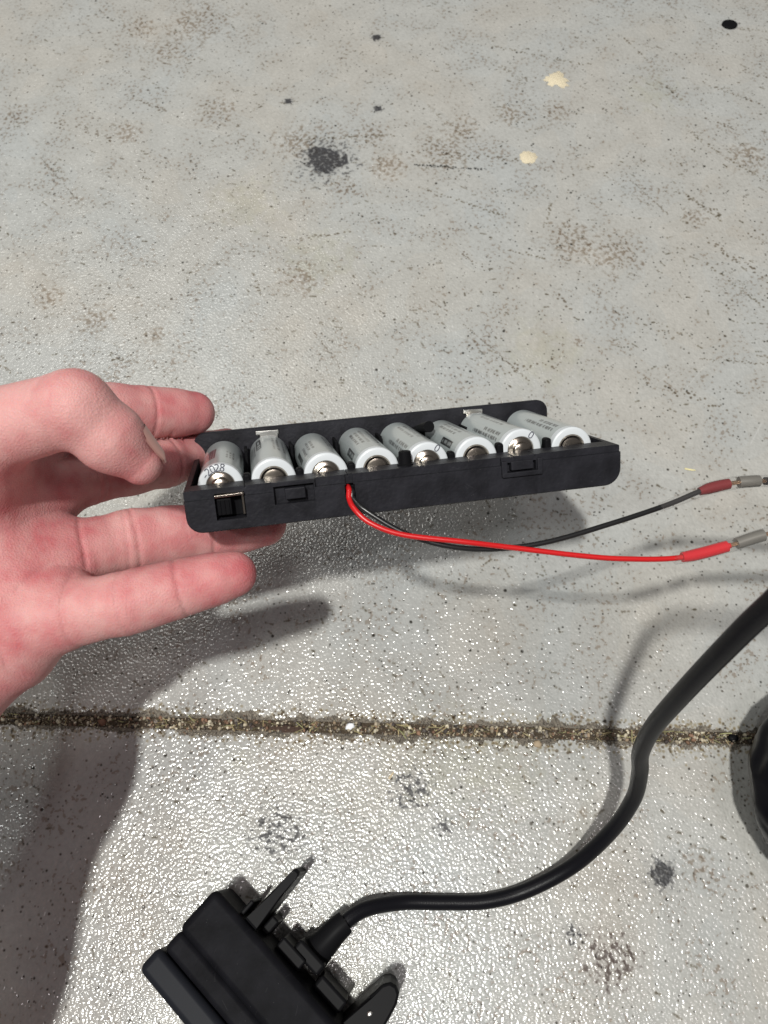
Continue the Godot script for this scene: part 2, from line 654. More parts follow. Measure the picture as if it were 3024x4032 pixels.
func floor_slabs() -> void:
	for side in [-1.0, 1.0]:
		var s := Shape.new()
		var chip := Shape.new()
		var outer: float = -2.6 if side < 0 else 1.4
		var xs := [-1.6, -0.9]
		for k in 1801:
			xs.append(-0.45 + 0.0005 * k)
		xs.append_array([0.9, 1.6])
		var chip_n := FastNoiseLite.new()
		chip_n.seed = 77
		chip_n.frequency = 1.0
		for k in xs.size():
			var x: float = xs[k]
			var cut := cut_z(x) + (0.0 if side < 0 else CUT_W)
			var w := chip_width(x, 3 if side < 0 else 4)
			var edge: float = cut + side * w
			var row := [outer, lerpf(outer, edge, 0.75), edge]
			for z in row:
				s.vert(Vector3(x, 0, z), Vector3.UP, Vector2((x - FLOOR_X) / FLOOR_SIZE, (z - FLOOR_Z) / FLOOR_SIZE))
			# the broken lip: from the coat's edge down to the clean cut, then the cut's wall
			for j in 6:
				var f := j / 5.0
				var z := lerpf(edge, cut, f)
				var rough := chip_n.get_noise_2d(x * 1400.0, z * 1400.0 + side * 50.0)
				var y := -(0.0011 + w * 0.12) * sqrt(f) + rough * 0.0004 * (1.0 - absf(f - 0.5) * 1.6)
				var tone := 0.17 + 0.2 * chip_n.get_noise_2d(x * 2600.0, z * 2600.0) + rng.randf_range(-0.07, 0.07)
				chip.color = Color(tone, tone * 0.88, tone * 0.72)
				chip.vert(Vector3(x, minf(y, 0.0) if j else 0.0, z), Vector3(rough * 0.5, 1.0, -side * 0.35 + rough * 0.4).normalized())
			chip.color = Color(0.11, 0.085, 0.06)
			chip.vert(Vector3(x, -0.0011 - w * 0.12, cut), Vector3(0, 0, -side))
			chip.vert(Vector3(x, -0.009, cut), Vector3(0, 0, -side))
			if k:
				for j in 2:
					var q := (k - 1) * 3 + j
					s.quad(q, q + 1, q + 4, q + 3)
				for j in [0, 1, 2, 3, 4, 6]:
					var q: int = (k - 1) * 8 + j
					chip.quad(q, q + 1, q + 9, q + 8)
		var slab := obj("concrete_floor", s, mats.floor)
		slab.set_meta("kind", "structure")
		slab.set_meta("label", "far slab of grey painted concrete beyond the cut joint" if side < 0 else "near slab of grey painted concrete under the black adapter")
		obj("chipped_edge", chip, mats.chipped_concrete, slab)
	# dirt lying in the cut
	var d := Shape.new()
	var n := FastNoiseLite.new()
	n.seed = 21
	n.frequency = 1.0
	var cols := 620
	for k in cols:
		var x := lerpf(-0.5, 0.5, float(k) / (cols - 1))
		for j in 5:
			var z := cut_z(x) + CUT_W * (j / 4.0) * 1.1 - 0.0002
			var y := -0.0019 + 0.0008 * n.get_noise_2d(x * 700.0, z * 700.0) + 0.0008 * n.get_noise_1d(x * 60.0)
			d.vert(Vector3(x, y, z), Vector3.UP)
			if k and j:
				var q := k * 5 + j
				d.quad(q, q - 1, q - 6, q - 5)
	var dirt := obj("joint_soil", d, mats.dirt)
	dirt.set_meta("kind", "structure")
	dirt.set_meta("label", "brown soil packed in the straight cut joint of the floor")


func pebble(s: Shape, at: Vector3, size: Vector3, turn: Basis, color: Color, rough := 0.25, rings := 4) -> void:
	s.color = color
	var n := FastNoiseLite.new()
	n.seed = rng.randi() % 1000
	n.frequency = 0.9
	var segs := rings * 2
	var first := s.v.size()
	for a in rings + 1:
		for b in segs + 1:
			var th := PI * a / rings
			var ph := TAU * (b % segs) / segs
			var dir := Vector3(sin(th) * cos(ph), cos(th), sin(th) * sin(ph))
			var r := 1.0 + rough * n.get_noise_3d(dir.x * 1.7, dir.y * 1.7, dir.z * 1.7) * 2.0
			s.vert(at + turn * (dir * r * size), (turn * (dir / size)).normalized())
	for a in rings:
		for b in segs:
			var q := first + a * (segs + 1) + b
			s.quad(q, q + 1, q + segs + 2, q + segs + 1)


func straw(s: Shape, at: Vector3, dir: Vector3, length: float, width: float, color: Color) -> void:
	s.color = color
	var side := dir.cross(Vector3.UP).normalized()
	var up := side.cross(dir).normalized()
	var bend := rng.randf_range(-0.05, 0.05) * length
	var rings := []
	for k in 4:
		var t := k / 3.0 - 0.5
		var c := at + dir * length * t + side * bend * (t * t * 4.0 - 0.5)
		var w := width * (0.5 if k != 3 else 0.22)
		rings.append([c + side * w, c + up * w * 0.7, c - side * w, c - up * w * 0.7])
	for k in 3:
		for j in 4:
			var j2 := (j + 1) % 4
			var a: Vector3 = rings[k][j]
			var b: Vector3 = rings[k][j2]
			var c: Vector3 = rings[k + 1][j2]
			var d: Vector3 = rings[k + 1][j]
			s.flat([a, b, c, d], (a + b) * 0.5 - at - dir * ((a + b) * 0.5 - at).dot(dir))


func any_turn() -> Basis:
	return Basis.from_euler(Vector3(rng.randf() * TAU, rng.randf() * TAU, rng.randf() * TAU))


func joint_filling() -> void:
	var s := Shape.new()
	var stone_colors := [Color(0.2, 0.15, 0.1), Color(0.45, 0.41, 0.32), Color(0.1, 0.07, 0.05), Color(0.28, 0.24, 0.18), Color(0.06, 0.05, 0.045), Color(0.16, 0.14, 0.12), Color(0.34, 0.3, 0.22), Color(0.17, 0.10, 0.065)]
	for k in 3000:
		var x := rng.randf_range(-0.21, 0.21)
		var f := rng.randf()
		var z := cut_z(x) + CUT_W * f
		var big := rng.randf() ** 4
		var r := lerpf(0.00025, 0.00125, big)
		pebble(s, Vector3(x, -0.0016 + rng.randf_range(-0.0004, 0.0006), z), Vector3(r, r * 0.7, r * rng.randf_range(0.6, 1.0)), any_turn(), stone_colors[rng.randi() % stone_colors.size()] as Color * rng.randf_range(0.7, 1.7), 0.35, 3)
	for k in 240:
		var x := rng.randf_range(-0.21, 0.21)
		var z := cut_z(x) + CUT_W * rng.randf_range(0.05, 0.95)
		var dir := Vector3(rng.randf_range(-1, 1), rng.randf_range(-0.12, 0.12), rng.randfn(0.0, 0.35)).normalized()
		var green := rng.randf()
		var col := Color(0.3, 0.23, 0.13).lerp(Color(0.22, 0.22, 0.11), green) * rng.randf_range(0.4, 1.7)
		straw(s, Vector3(x, -0.0011 + rng.randf_range(-0.0005, 0.0006), z), dir, rng.randf_range(0.0012, 0.0055) * (1.0 if rng.randf() < 0.8 else 1.5), rng.randf_range(0.00015, 0.0005), col)
	# grains of grit caught on the broken lips
	for k in 500:
		var x := rng.randf_range(-0.2, 0.2)
		var near := rng.randf() < 0.5
		var z := cut_z(x) + (-rng.randf_range(0.0002, 0.002) if near else CUT_W + rng.randf_range(0.0002, 0.002))
		var r := rng.randf_range(0.00015, 0.00045)
		pebble(s, Vector3(x, -0.0008, z), Vector3(r, r * 0.8, r), any_turn(), stone_colors[rng.randi() % stone_colors.size()] as Color * rng.randf_range(0.8, 1.3), 0.3, 3)
	var o := obj("joint_debris", s, mats.debris)
	o.set_meta("kind", "stuff")
	tag(o, "dry grass bits and grit filling the cut joint in the floor", "debris")


# ------------------------------------------------------------------ battery holder
const TRAY_O := Vector3(-0.05915, 0.11948, -0.08829)
const TRAY_L := 0.14
const TRAY_T := 0.0131


func tray_frame() -> Transform3D:
	return Transform3D(Basis(Vector3(0.98152, -0.09209, -0.16776), Vector3(-0.07506, 0.62113, -0.7801), Vector3(0.17604, 0.77827, 0.60274)).orthonormalized(), TRAY_O)


func cut_box(parent: Node, from: Vector3, to: Vector3) -> void:
	var b := CSGBox3D.new()
	b.name = "cut"
	b.operation = CSGShape3D.OPERATION_SUBTRACTION
	b.size = (to - from).abs()
	b.position = (from + to) * 0.5
	parent.add_child(b, true)


func battery_holder() -> void:
	var h := thing("battery_holder", "long black plastic battery tray with eight cells, held open in the hand", "battery holder", tray_frame())
	var csg := CSGCombiner3D.new()
	csg.name = "tray"
	h.add_child(csg)
	csg.material_override = mats.case_plastic
	var hull := CSGMesh3D.new()
	hull.name = "hull"
	hull.mesh = prism(corner_profile(TRAY_L, TRAY_T, 0.0048, 0.0055, 0.0005, 0.0005), 0.0, -0.064, 0.0004)
	csg.add_child(hull)
	var back := CSGMesh3D.new()
	back.name = "back_plate"
	back.operation = CSGShape3D.OPERATION_UNION
	back.mesh = prism(corner_profile(TRAY_L - 0.0006, 0.0222, 0.0048, 0.0055, 0.0045, 0.0045), -0.0623, -0.0645, 0.0004)
	back.position.x = 0.0003
	csg.add_child(back)
	cut_box(csg, Vector3(0.0018, 0.0035, -0.0092), Vector3(TRAY_L - 0.0018, 0.03, -0.0622))
	# rebate along the upper front edge, where the lid would sit
	cut_box(csg, Vector3(-0.001, TRAY_T - 0.0029, 0.001), Vector3(0.0265, TRAY_T + 0.001, -0.0013))
	cut_box(csg, Vector3(0.0395, TRAY_T - 0.0026, 0.001), Vector3(0.0992, TRAY_T + 0.001, -0.0013))
	cut_box(csg, Vector3(0.1124, TRAY_T - 0.0022, 0.001), Vector3(TRAY_L + 0.001, TRAY_T + 0.001, -0.0013))
	# clip pockets
	cut_box(csg, Vector3(0.0268, 0.0062, 0.001), Vector3(0.0392, TRAY_T - 0.0012, -0.0022))
	cut_box(csg, Vector3(0.1012, 0.0082, 0.001), Vector3(0.1108, TRAY_T - 0.0018, -0.0022))
	# switch window and wire notch
	cut_box(csg, Vector3(0.009, 0.0034, 0.001), Vector3(0.018, 0.0114, -0.0052))
	cut_box(csg, Vector3(0.0486, 0.0052, 0.001), Vector3(0.0518, 0.0100, -0.0045))
	cut_box(csg, Vector3(0.0490, 0.0099, 0.001), Vector3(0.0514, TRAY_T + 0.001, -0.0022))
	# seams across the ledge
	for x in [0.0183, 0.0500, 0.1035, 0.1105]:
		cut_box(csg, Vector3(x - 0.00012, TRAY_T - 0.0006, 0.001), Vector3(x + 0.00012, TRAY_T + 0.001, -0.0095))
	# clip tabs
	var s := Shape.new()
	rbox(s, Transform3D(Basis(), Vector3(0.0333, 0.0094, -0.0006)), Vector3(0.0062, 0.0034, 0.003), 0.0003)
	obj("clip_tab", s, mats.case_plastic, h)
	s = Shape.new()
	rbox(s, Transform3D(Basis(), Vector3(0.106, 0.0102, -0.0008)), Vector3(0.0074, 0.003, 0.0028), 0.0003)
	obj("clip_tab", s, mats.case_plastic, h)
	s = Shape.new()   # the raised frame round the right clip
	rbox(s, Transform3D(Basis(), Vector3(0.1, 0.0094, 0.0001)), Vector3(0.0018, 0.0052, 0.0016), 0.0003)
	rbox(s, Transform3D(Basis(), Vector3(0.1119, 0.0094, 0.0001)), Vector3(0.0018, 0.0052, 0.0016), 0.0003)
	rbox(s, Transform3D(Basis(), Vector3(0.106, 0.0074, 0.00015)), Vector3(0.0134, 0.0016, 0.0016), 0.0003)
	obj("clip_frame", s, mats.case_plastic, h)
	# slide switch
	var sw := Node3D.new()
	sw.name = "slide_switch"
	h.add_child(sw)
	s = Shape.new()
	rbox(s, Transform3D(Basis.from_euler(Vector3(0, 0, 0.02)), Vector3(0.0135, 0.01085, -0.0016)), Vector3(0.0088, 0.0009, 0.0034), 0.0003)
	rbox(s, Transform3D(Basis(), Vector3(0.0174, 0.0072, -0.0032)), Vector3(0.0008, 0.0064, 0.0022), 0.0002)
	obj("switch_frame", s, mats.chrome, sw)
	s = Shape.new()
	rbox(s, Transform3D(Basis(), Vector3(0.0135, 0.0074, -0.0046)), Vector3(0.0086, 0.0076, 0.0005), 0.0002)
	rbox(s, Transform3D(Basis(), Vector3(0.0117, 0.0072, -0.0028)), Vector3(0.0044, 0.0052, 0.0042), 0.0004)
	for k in 3:
		rbox(s, Transform3D(Basis(), Vector3(0.0104 + 0.0013 * k, 0.0072, -0.0007)), Vector3(0.0005, 0.0046, 0.0006), 0.0002)
	obj("slider", s, mats.fine_black, sw)
	# pegs and ribs
	s = Shape.new()
	lathe(s, Transform3D(Basis(Vector3.RIGHT, -PI / 2), Vector3(0.0693, TRAY_T - 0.001, -0.006)), [Vector2(0.0026, 0.0), Vector2(0.0026, 0.0014), Vector2(0.0022, 0.0016), Vector2(0.0020, 0.0052), Vector2(0.0017, 0.0055), Vector2(0.0011, 0.0055), Vector2(0.0009, 0.0034), Vector2(0.00001, 0.0034)], 24)
	obj("peg", s, mats.fine_black, h)
	for k in 7:
		s = Shape.new()
		var x := 0.01925 + 0.0166 * k
		rbox(s, Transform3D(Basis(), Vector3(x, 0.0075, -0.0112)), Vector3(0.0024, 0.015 + (0.0022 if k >= 5 else 0.0), 0.0038), 0.0009)
		obj("divider_rib", s, mats.fine_black, h)
		s = Shape.new()
		rbox(s, Transform3D(Basis(), Vector3(x, 0.0085, -0.0545)), Vector3(0.0011, 0.0155, 0.010), 0.0004)
		obj("divider_rib", s, mats.fine_black, h)
	# insulated lead stub lying between two of the cells
	s = Shape.new()
	tube(s, smooth_path([Vector3(0.0838, 0.0155, -0.060), Vector3(0.0845, 0.0176, -0.050), Vector3(0.0858, 0.0192, -0.041)], 6), [0.0013, 0.0014, 0.0019, 0.0021], 14)
	obj("lead_stub", s, mats.fine_black, h)
	# contact strips showing over the ends of two cells
	for e in [[0.0278, 0.0086, 0.0201], [0.1085, 0.0078, 0.0204]]:
		s = Shape.new()
		rbox(s, Transform3D(Basis.from_euler(Vector3(0.1, 0, -0.03)), Vector3(e[0], e[2], -0.0617)), Vector3(e[1], 0.0016, 0.0005), 0.0002)
		rbox(s, Transform3D(Basis(), Vector3(e[0] + 0.0005, 0.0115, -0.0617)), Vector3(0.0066, 0.0165, 0.0004), 0.0002)
		obj("contact_strip", s, mats.tin, h)
	wires(h)


func span(path: PackedVector3Array, a: float, b: float) -> PackedVector3Array:
	# the stretch of a path whose world x lies between a and b
	var out := PackedVector3Array()
	for p in path:
		if p.x >= a and p.x <= b:
			out.append(p)
	return out


func into(h: Node3D, path: PackedVector3Array) -> PackedVector3Array:
	return h.transform.affine_inverse() * path


func wires(h: Node3D) -> void:
	var red := smooth_path([Vector3(-0.0114, 0.1177, -0.1056), Vector3(-0.0108, 0.1204, -0.1030), Vector3(-0.0107, 0.1204, -0.1000), Vector3(-0.0089, 0.1216, -0.0959), Vector3(-0.0041, 0.1208, -0.0917), Vector3(0.0057, 0.1193, -0.0885), Vector3(0.0240, 0.1176, -0.0869), Vector3(0.0384, 0.1150, -0.0861), Vector3(0.0602, 0.1121, -0.0845), Vector3(0.0748, 0.1108, -0.0839), Vector3(0.0918, 0.1099, -0.0846), Vector3(0.1074, 0.1105, -0.0882), Vector3(0.1208, 0.1122, -0.0918), Vector3(0.1360, 0.1124, -0.0930), Vector3(0.16, 0.1130, -0.093), Vector3(0.19, 0.1190, -0.090)], 14)
	var black := smooth_path([Vector3(-0.0104, 0.1172, -0.1052), Vector3(-0.0098, 0.1199, -0.1027), Vector3(-0.0096, 0.1196, -0.1005), Vector3(-0.0056, 0.1196, -0.0964), Vector3(0.0057, 0.1173, -0.0901), Vector3(0.0185, 0.1152, -0.0866), Vector3(0.0330, 0.1129, -0.0863), Vector3(0.0506, 0.1119, -0.0890), Vector3(0.0717, 0.1115, -0.0955), Vector3(0.0904, 0.1112, -0.1021), Vector3(0.1019, 0.1121, -0.1067), Vector3(0.1112, 0.1121, -0.1092), Vector3(0.1180, 0.1124, -0.1099), Vector3(0.1243, 0.1118, -0.1103), Vector3(0.1400, 0.1110, -0.1099), Vector3(0.17, 0.1110, -0.107), Vector3(0.2, 0.1190, -0.104)], 14)
	var s := Shape.new()
	tube(s, into(h, span(red, -1.0, 0.1085)), [0.00086], 14)
	var w := obj("red_wire", s, mats.red_wire, h)
	s = Shape.new()
	tube(s, into(h, span(red, 0.0920, 0.1075)), [0.0016, 0.00185, 0.00185, 0.00185, 0.0018], 18)
	obj("red_band", s, mats.bright_red_band, w)
	s = Shape.new()
	tube(s, into(h, span(red, 0.1102, 0.1190)), [0.00185, 0.0019, 0.0019], 18)
	obj("solder_ring", s, mats.solder, w)
	s = Shape.new()
	for k in 4:
		var off := Vector3(0, 0.0004 * cos(k * 1.6), 0.0004 * sin(k * 1.6))
		var p := span(red, 0.106, 0.126)
		for j in p.size():
			p[j] += off
		tube(s, into(h, p), [0.00032], 8)
	obj("strand", s, mats.copper, w)
	s = Shape.new()
	tube(s, into(h, span(red, 0.1215, 0.2)), [0.0016, 0.0015], 16)
	obj("red_band", s, mats.red_band, w)
	s = Shape.new()
	tube(s, into(h, span(red, 0.0905, 0.16)), [0.0020, 0.0022, 0.0022, 0.0021, 0.0021, 0.0021], 20)
	obj("clear_sleeve", s, mats.clear_sleeve, w)
	s = Shape.new()
	tube(s, into(h, span(black, -1.0, 0.1055)), [0.00086], 14)
	w = obj("black_wire", s, mats.black_wire, h)
	s = Shape.new()
	tube(s, into(h, span(black, 0.1005, 0.1112)), [0.0013, 0.0018, 0.00185, 0.0018, 0.0017], 18)
	obj("red_band", s, mats.red_band, w)
	s = Shape.new()
	for k in 4:
		var off := Vector3(0, 0.0004 * cos(k * 1.6), 0.0004 * sin(k * 1.6))
		var p := span(black, 0.105, 0.125)
		for j in p.size():
			p[j] += off
		tube(s, into(h, p), [0.00032], 8)
	obj("strand", s, mats.copper, w)
	s = Shape.new()
	tube(s, into(h, span(black, 0.1140, 0.1210)), [0.00185, 0.0019, 0.00185], 18)
	obj("solder_ring", s, mats.solder, w)
	s = Shape.new()
	tube(s, into(h, span(black, 0.1225, 0.2)), [0.0013, 0.0014], 14)
	obj("black_lead", s, mats.black_wire, w)
	s = Shape.new()
	tube(s, into(h, span(black, 0.0880, 0.16)), [0.0014, 0.0020, 0.00215, 0.00215, 0.0020, 0.0021, 0.0020], 20)
	obj("clear_sleeve", s, mats.clear_sleeve, w)


# ------------------------------------------------------------------ batteries
const BR := 0.0071
const BLEN := 0.05


func print_line(im: Image, x: int, y: int, len_: int, tall: int, col: Color, r: RandomNumberGenerator) -> void:
	# a line of small print too small to read, running along the cell (image y), tall = letter height along image x
	var at := y
	while at < y + len_:
		var word := r.randi_range(8, 26)
		for k in word:
			if at + k >= y + len_:
				break
			var on := r.randf()
			if on < 0.9 and k % 4 != 3:
				var a := r.randi_range(0, tall / 4)
				var b := r.randi_range(tall * 3 / 4, tall)
				im.fill_rect(Rect2i(x + a, at + k, maxi(b - a, 1), 1), im.get_pixel(x, at + k).lerp(col, r.randf_range(0.75, 1.0)))
		at += word + r.randi_range(3, 6)


func label_texture(kind: int) -> ImageTexture:
	# 512 round the cell, 256 along it; row 0 is the front end
	var r := RandomNumberGenerator.new()
	r.seed = 100 + kind
	var im := Image.create(512, 256, false, Image.FORMAT_RGB8)
	var base := Color(0.68, 0.71, 0.715)
	im.fill(base)
	var ink := Color(0.08, 0.08, 0.09)
	var faint := Color(0.25, 0.25, 0.26)
	# image x 128 faces straight up out of the tray
	match kind:
		0:
			im.fill_rect(Rect2i(146, 70, 62, 96), Color(0.42, 0.24, 0.27))
			for k in 5:
				print_line(im, 150 + k * 11, 76, 84, 8, Color(0.75, 0.66, 0.66), r)
			print_line(im, 214, 90, 70, 10, Color(0.3, 0.17, 0.2), r)
			for k in 3:
				print_line(im, 70 + k * 13, 70, 66, 10, ink, r)
			im.fill_rect(Rect2i(26, 60, 16, 130), ink)
		1:
			im.fill_rect(Rect2i(160, 130, 24, 96), ink)
			im.fill_rect(Rect2i(164, 140, 16, 9), base)
			im.fill_rect(Rect2i(164, 158, 16, 14), base)
			im.fill_rect(Rect2i(168, 182, 9, 30), base)
			for k in 3:
				print_line(im, 190 + k * 13, 96, 100, 10, ink, r)
			print_line(im, 104, 90, 130, 11, faint, r)
			print_line(im, 86, 90, 120, 12, ink, r)
			print_line(im, 62, 90, 120, 12, ink, r)
		2:
			for k in 2:
				print_line(im, 138 + k * 17, 76, 88, 14, ink, r)
			print_line(im, 176, 56, 76, 16, ink, r)
			im.fill_rect(Rect2i(206, 56, 20, 90), ink)
			for k in 2:
				print_line(im, 60 + k * 14, 90, 120, 12, ink, r)
		3:
			for k in 3:
				print_line(im, 112 + k * 21, 66 + 8 * k, 140 - k * 16, 15, ink if k > 0 else faint, r)
			im.fill_rect(Rect2i(196, 46, 30, 70), ink)
			print_line(im, 201, 50, 60, 18, base, r)
			print_line(im, 78, 60, 150, 14, ink, r)
		_:
			for k in 2:
				print_line(im, 86 + k * 24, 60 + 12 * k, 140 - k * 12, 16, Color(0.2, 0.2, 0.21), r)
			print_line(im, 158, 34, 84, 19, ink, r)
			print_line(im, 182, 34, 136, 19, ink, r)
			print_line(im, 62, 60, 130, 14, faint, r)
	# the overlap seam of the wrapper
	im.fill_rect(Rect2i(14, 0, 2, 256), Color(0.6, 0.6, 0.6))
	return ImageTexture.create_from_image(im)


func batteries() -> void:
	var frame := tray_frame()
	var label_mats := []
	for k in 5:
		var m := StandardMaterial3D.new()
		m.resource_name = "battery_label"
		m.albedo_texture = label_texture(k)
		m.roughness = 0.3
		m.clearcoat_enabled = true
		m.clearcoat = 0.8
		m.clearcoat_roughness = 0.15
		label_mats.append(m)
	var rim := mat("battery_rim", Color(0.60, 0.63, 0.66), 0.28)
	var notes := [
		"first white cell from the hand, dark red print and 2028 on its rim",
		"second white cell from the hand, with a dark block of print",
		"third white cell from the hand, beside the cell with a dark print block",
		"fourth white cell from the hand, behind the red wire's notch",
		"white cell right behind the black peg on the tray's front ledge",
		"white cell on the right of the black lead stub lying in the tray",
		"white cell lifted a little proud of the others, a metal strip behind it",
		"last white cell, at the end of the tray farthest from the hand"]
	var kinds := [0, 1, 2, 3, 4, 3, 4, 4]
	var turns := [0.0, 0.0, 0.1, 0.12, 0.32, 0.0, 0.3, -0.15]
	for k in 8:
		var lift := 0.0011 if k == 6 else 0.0
		var slide := -0.0012 if k == 6 else 0.0
		var at := Vector3(0.01095 + 0.0166 * k + slide, 0.0119 + lift, -0.0097)
		var lean := Basis.from_euler(Vector3(0.01 * sin(k * 2.1), 0.012 * sin(k * 3.3), turns[k]))
		var b := thing("battery", notes[k], "battery", frame * Transform3D(lean, at), "cells in the black tray")
		var s := Shape.new()
		var rim_w := 0.0021
		lathe(s, Transform3D(), [Vector2(BR, -0.0006 - 0.0001), Vector2(BR, -BLEN + 0.0012)], 48)
		# travel goes front to back, so the outside is on the other side; turn normals outwards
		for j in s.n.size():
			var radial := Vector3(s.v[j].x, s.v[j].y, 0).normalized()
			s.n[j] = radial
			# the print starts at the front end; u 0.25 faces up
			s.t[j] = Vector2(s.t[j].x, 1.0 - clampf((s.v[j].z + BLEN) / BLEN, 0.0, 1.0))
		obj("label_sleeve", s, label_mats[kinds[k]], b)
		s = Shape.new()
		lathe(s, Transform3D(), [Vector2(0.0045, -0.0004), Vector2(0.0047, -0.00005), Vector2(BR - rim_w * 0.3, 0.0), Vector2(BR - 0.0003, -0.00015), Vector2(BR - 0.00005, -0.0004), Vector2(BR + 0.00002, -0.0009), Vector2(BR + 0.00003, -0.003)], 48)
		outward(s, Vector3(0, 0, -0.01))
		obj("end_rim", s, rim, b)
		s = Shape.new()
		if k % 2 == 0:
			# plus end: sunken chrome shoulder with the button
			lathe(s, Transform3D(), [Vector2(0.0046, -0.0012), Vector2(0.0045, -0.0005), Vector2(0.0041, -0.0002), Vector2(0.0033, -0.0001), Vector2(0.0029, 0.0001), Vector2(0.0027, 0.0009), Vector2(0.0023, 0.0012), Vector2(0.00001, 0.0013)], 40)
			outward(s, Vector3(0, 0, -0.004))
			obj("positive_cap", s, mats.chrome, b)
		else:
			lathe(s, Transform3D(), [Vector2(0.0047, -0.0010), Vector2(0.0046, -0.0001), Vector2(0.0043, 0.0003), Vector2(0.0040, 0.0002), Vector2(0.0035, -0.0001), Vector2(0.0028, 0.0001), Vector2(0.00001, 0.00025)], 40)
			outward(s, Vector3(0, 0, -0.008))
			obj("negative_cap", s, mats.chrome, b)
		s = Shape.new()
		lathe(s, Transform3D(), [Vector2(BR, -BLEN + 0.0012), Vector2(BR - 0.0004, -BLEN + 0.0004), Vector2(BR - 0.0012, -BLEN), Vector2(0.00001, -BLEN)], 40)
		outward(s, Vector3(0, 0, -0.03))
		obj("end_cap", s, rim if k < 5 else mats.tin, b)
		if k == 0:
			date_mark(b, "-2028", 2.42, -0.26)
		elif k in [4, 6]:
			date_mark(b, "0", 0.62, -0.3)


func outward(s: Shape, centre: Vector3) -> void:
	# normals away from a point inside, windings to match
	for j in s.n.size():
		if s.n[j].dot(s.v[j] - centre) < 0.0:
			s.n[j] = -s.n[j]
	for k in range(0, s.i.size(), 3):
		var a := s.i[k]
		var b := s.i[k + 1]
		var d := s.i[k + 2]
		if (s.v[b] - s.v[a]).cross(s.v[d] - s.v[a]).dot(s.n[a] + s.n[b] + s.n[d]) > 0.0:
			s.i[k + 1] = d
			s.i[k + 2] = b


func date_mark(b: Node3D, words: String, start: float, step: float) -> void:
	var st := SurfaceTool.new()
	var font := SystemFont.new()
	font.font_names = PackedStringArray(["Droid Sans Mono"])
	for k in words.length():
		var t := TextMesh.new()
		t.text = words[k]
		t.font = font
		t.font_size = 32
		t.pixel_size = 0.000052
		t.depth = 0.00006
		var a := start + step * k
		var xf := Transform3D(Basis(Vector3(0, 0, 1), a - PI / 2), Vector3(cos(a), sin(a), 0) * 0.0059 + Vector3(0, 0, 0.00006))
		st.append_from(t, 0, xf)
	var o := MeshInstance3D.new()
	o.name = "date_mark"
	o.mesh = st.commit()
	o.material_override = mats.print_black
	b.add_child(o)


# ------------------------------------------------------------------ hand
var ba := PackedVector3Array()
var bb := PackedVector3Array()
var bra := PackedFloat32Array()
var brb := PackedFloat32Array()
var bg := PackedInt32Array()
var creases := []
const GROUP_K := [0.014, 0.0032, 0.0032, 0.0032, 0.0032, 0.0026]
const JOIN_K := [0.0, 0.008, 0.006, 0.006, 0.008, 0.010]


func bone(group: int, a: Vector3, b: Vector3, ra: float, rb: float) -> void:
	ba.append(a)
	bb.append(b)
	bra.append(ra)
	brb.append(rb)
	bg.append(group)


func field(p: Vector3, use: PackedInt32Array) -> float:
	var best: Array[float] = [9.0, 9.0, 9.0, 9.0, 9.0, 9.0]
	for k in use:
		var a := ba[k]
		var ab := bb[k] - a
		var ap := p - a
		var t := clampf(ap.dot(ab) / ab.length_squared(), 0.0, 1.0)
		var d := (ap - ab * t).length() - lerpf(bra[k], brb[k], t)
		var g := bg[k]
		var e := best[g]
		var kk: float = GROUP_K[g]
		var h := maxf(kk - absf(d - e), 0.0)
		best[g] = minf(d, e) - h * h * 0.25 / kk
	var palm := best[0]
	var out := palm
	for g in range(1, 6):
		var e := best[g]
		if e > 0.03:
			continue
		var kk: float = JOIN_K[g]
		var h := maxf(kk - absf(palm - e), 0.0)
		out = minf(out, minf(palm, e) - h * h * 0.25 / kk)
	if absf(out) < 0.004:
		for c in creases:
			var q: Vector3 = p - c[0]
			var along: float = q.dot(c[1])
			if absf(along) < 0.003 and q.length_squared() < c[4] * c[4]:
				var facing := clampf(q.dot(c[2]) / c[4] * 2.2 + 0.5, 0.0, 1.0)
				var x: float = (along + 0.0007 * sin(q.length() * 420.0 + c[4] * 900.0)) / c[5]
				var fade: float = 1.0 - q.length_squared() / (c[4] * c[4])
				out += c[3] * exp(-x * x) * facing * minf(fade * 2.5, 1.0)
	return out


func crease(at: Vector3, axis: Vector3, facing: Vector3, depth: float, reach: float, width := 0.0009) -> void:
	creases.append([at, axis.normalized(), facing.normalized(), depth, reach, width])


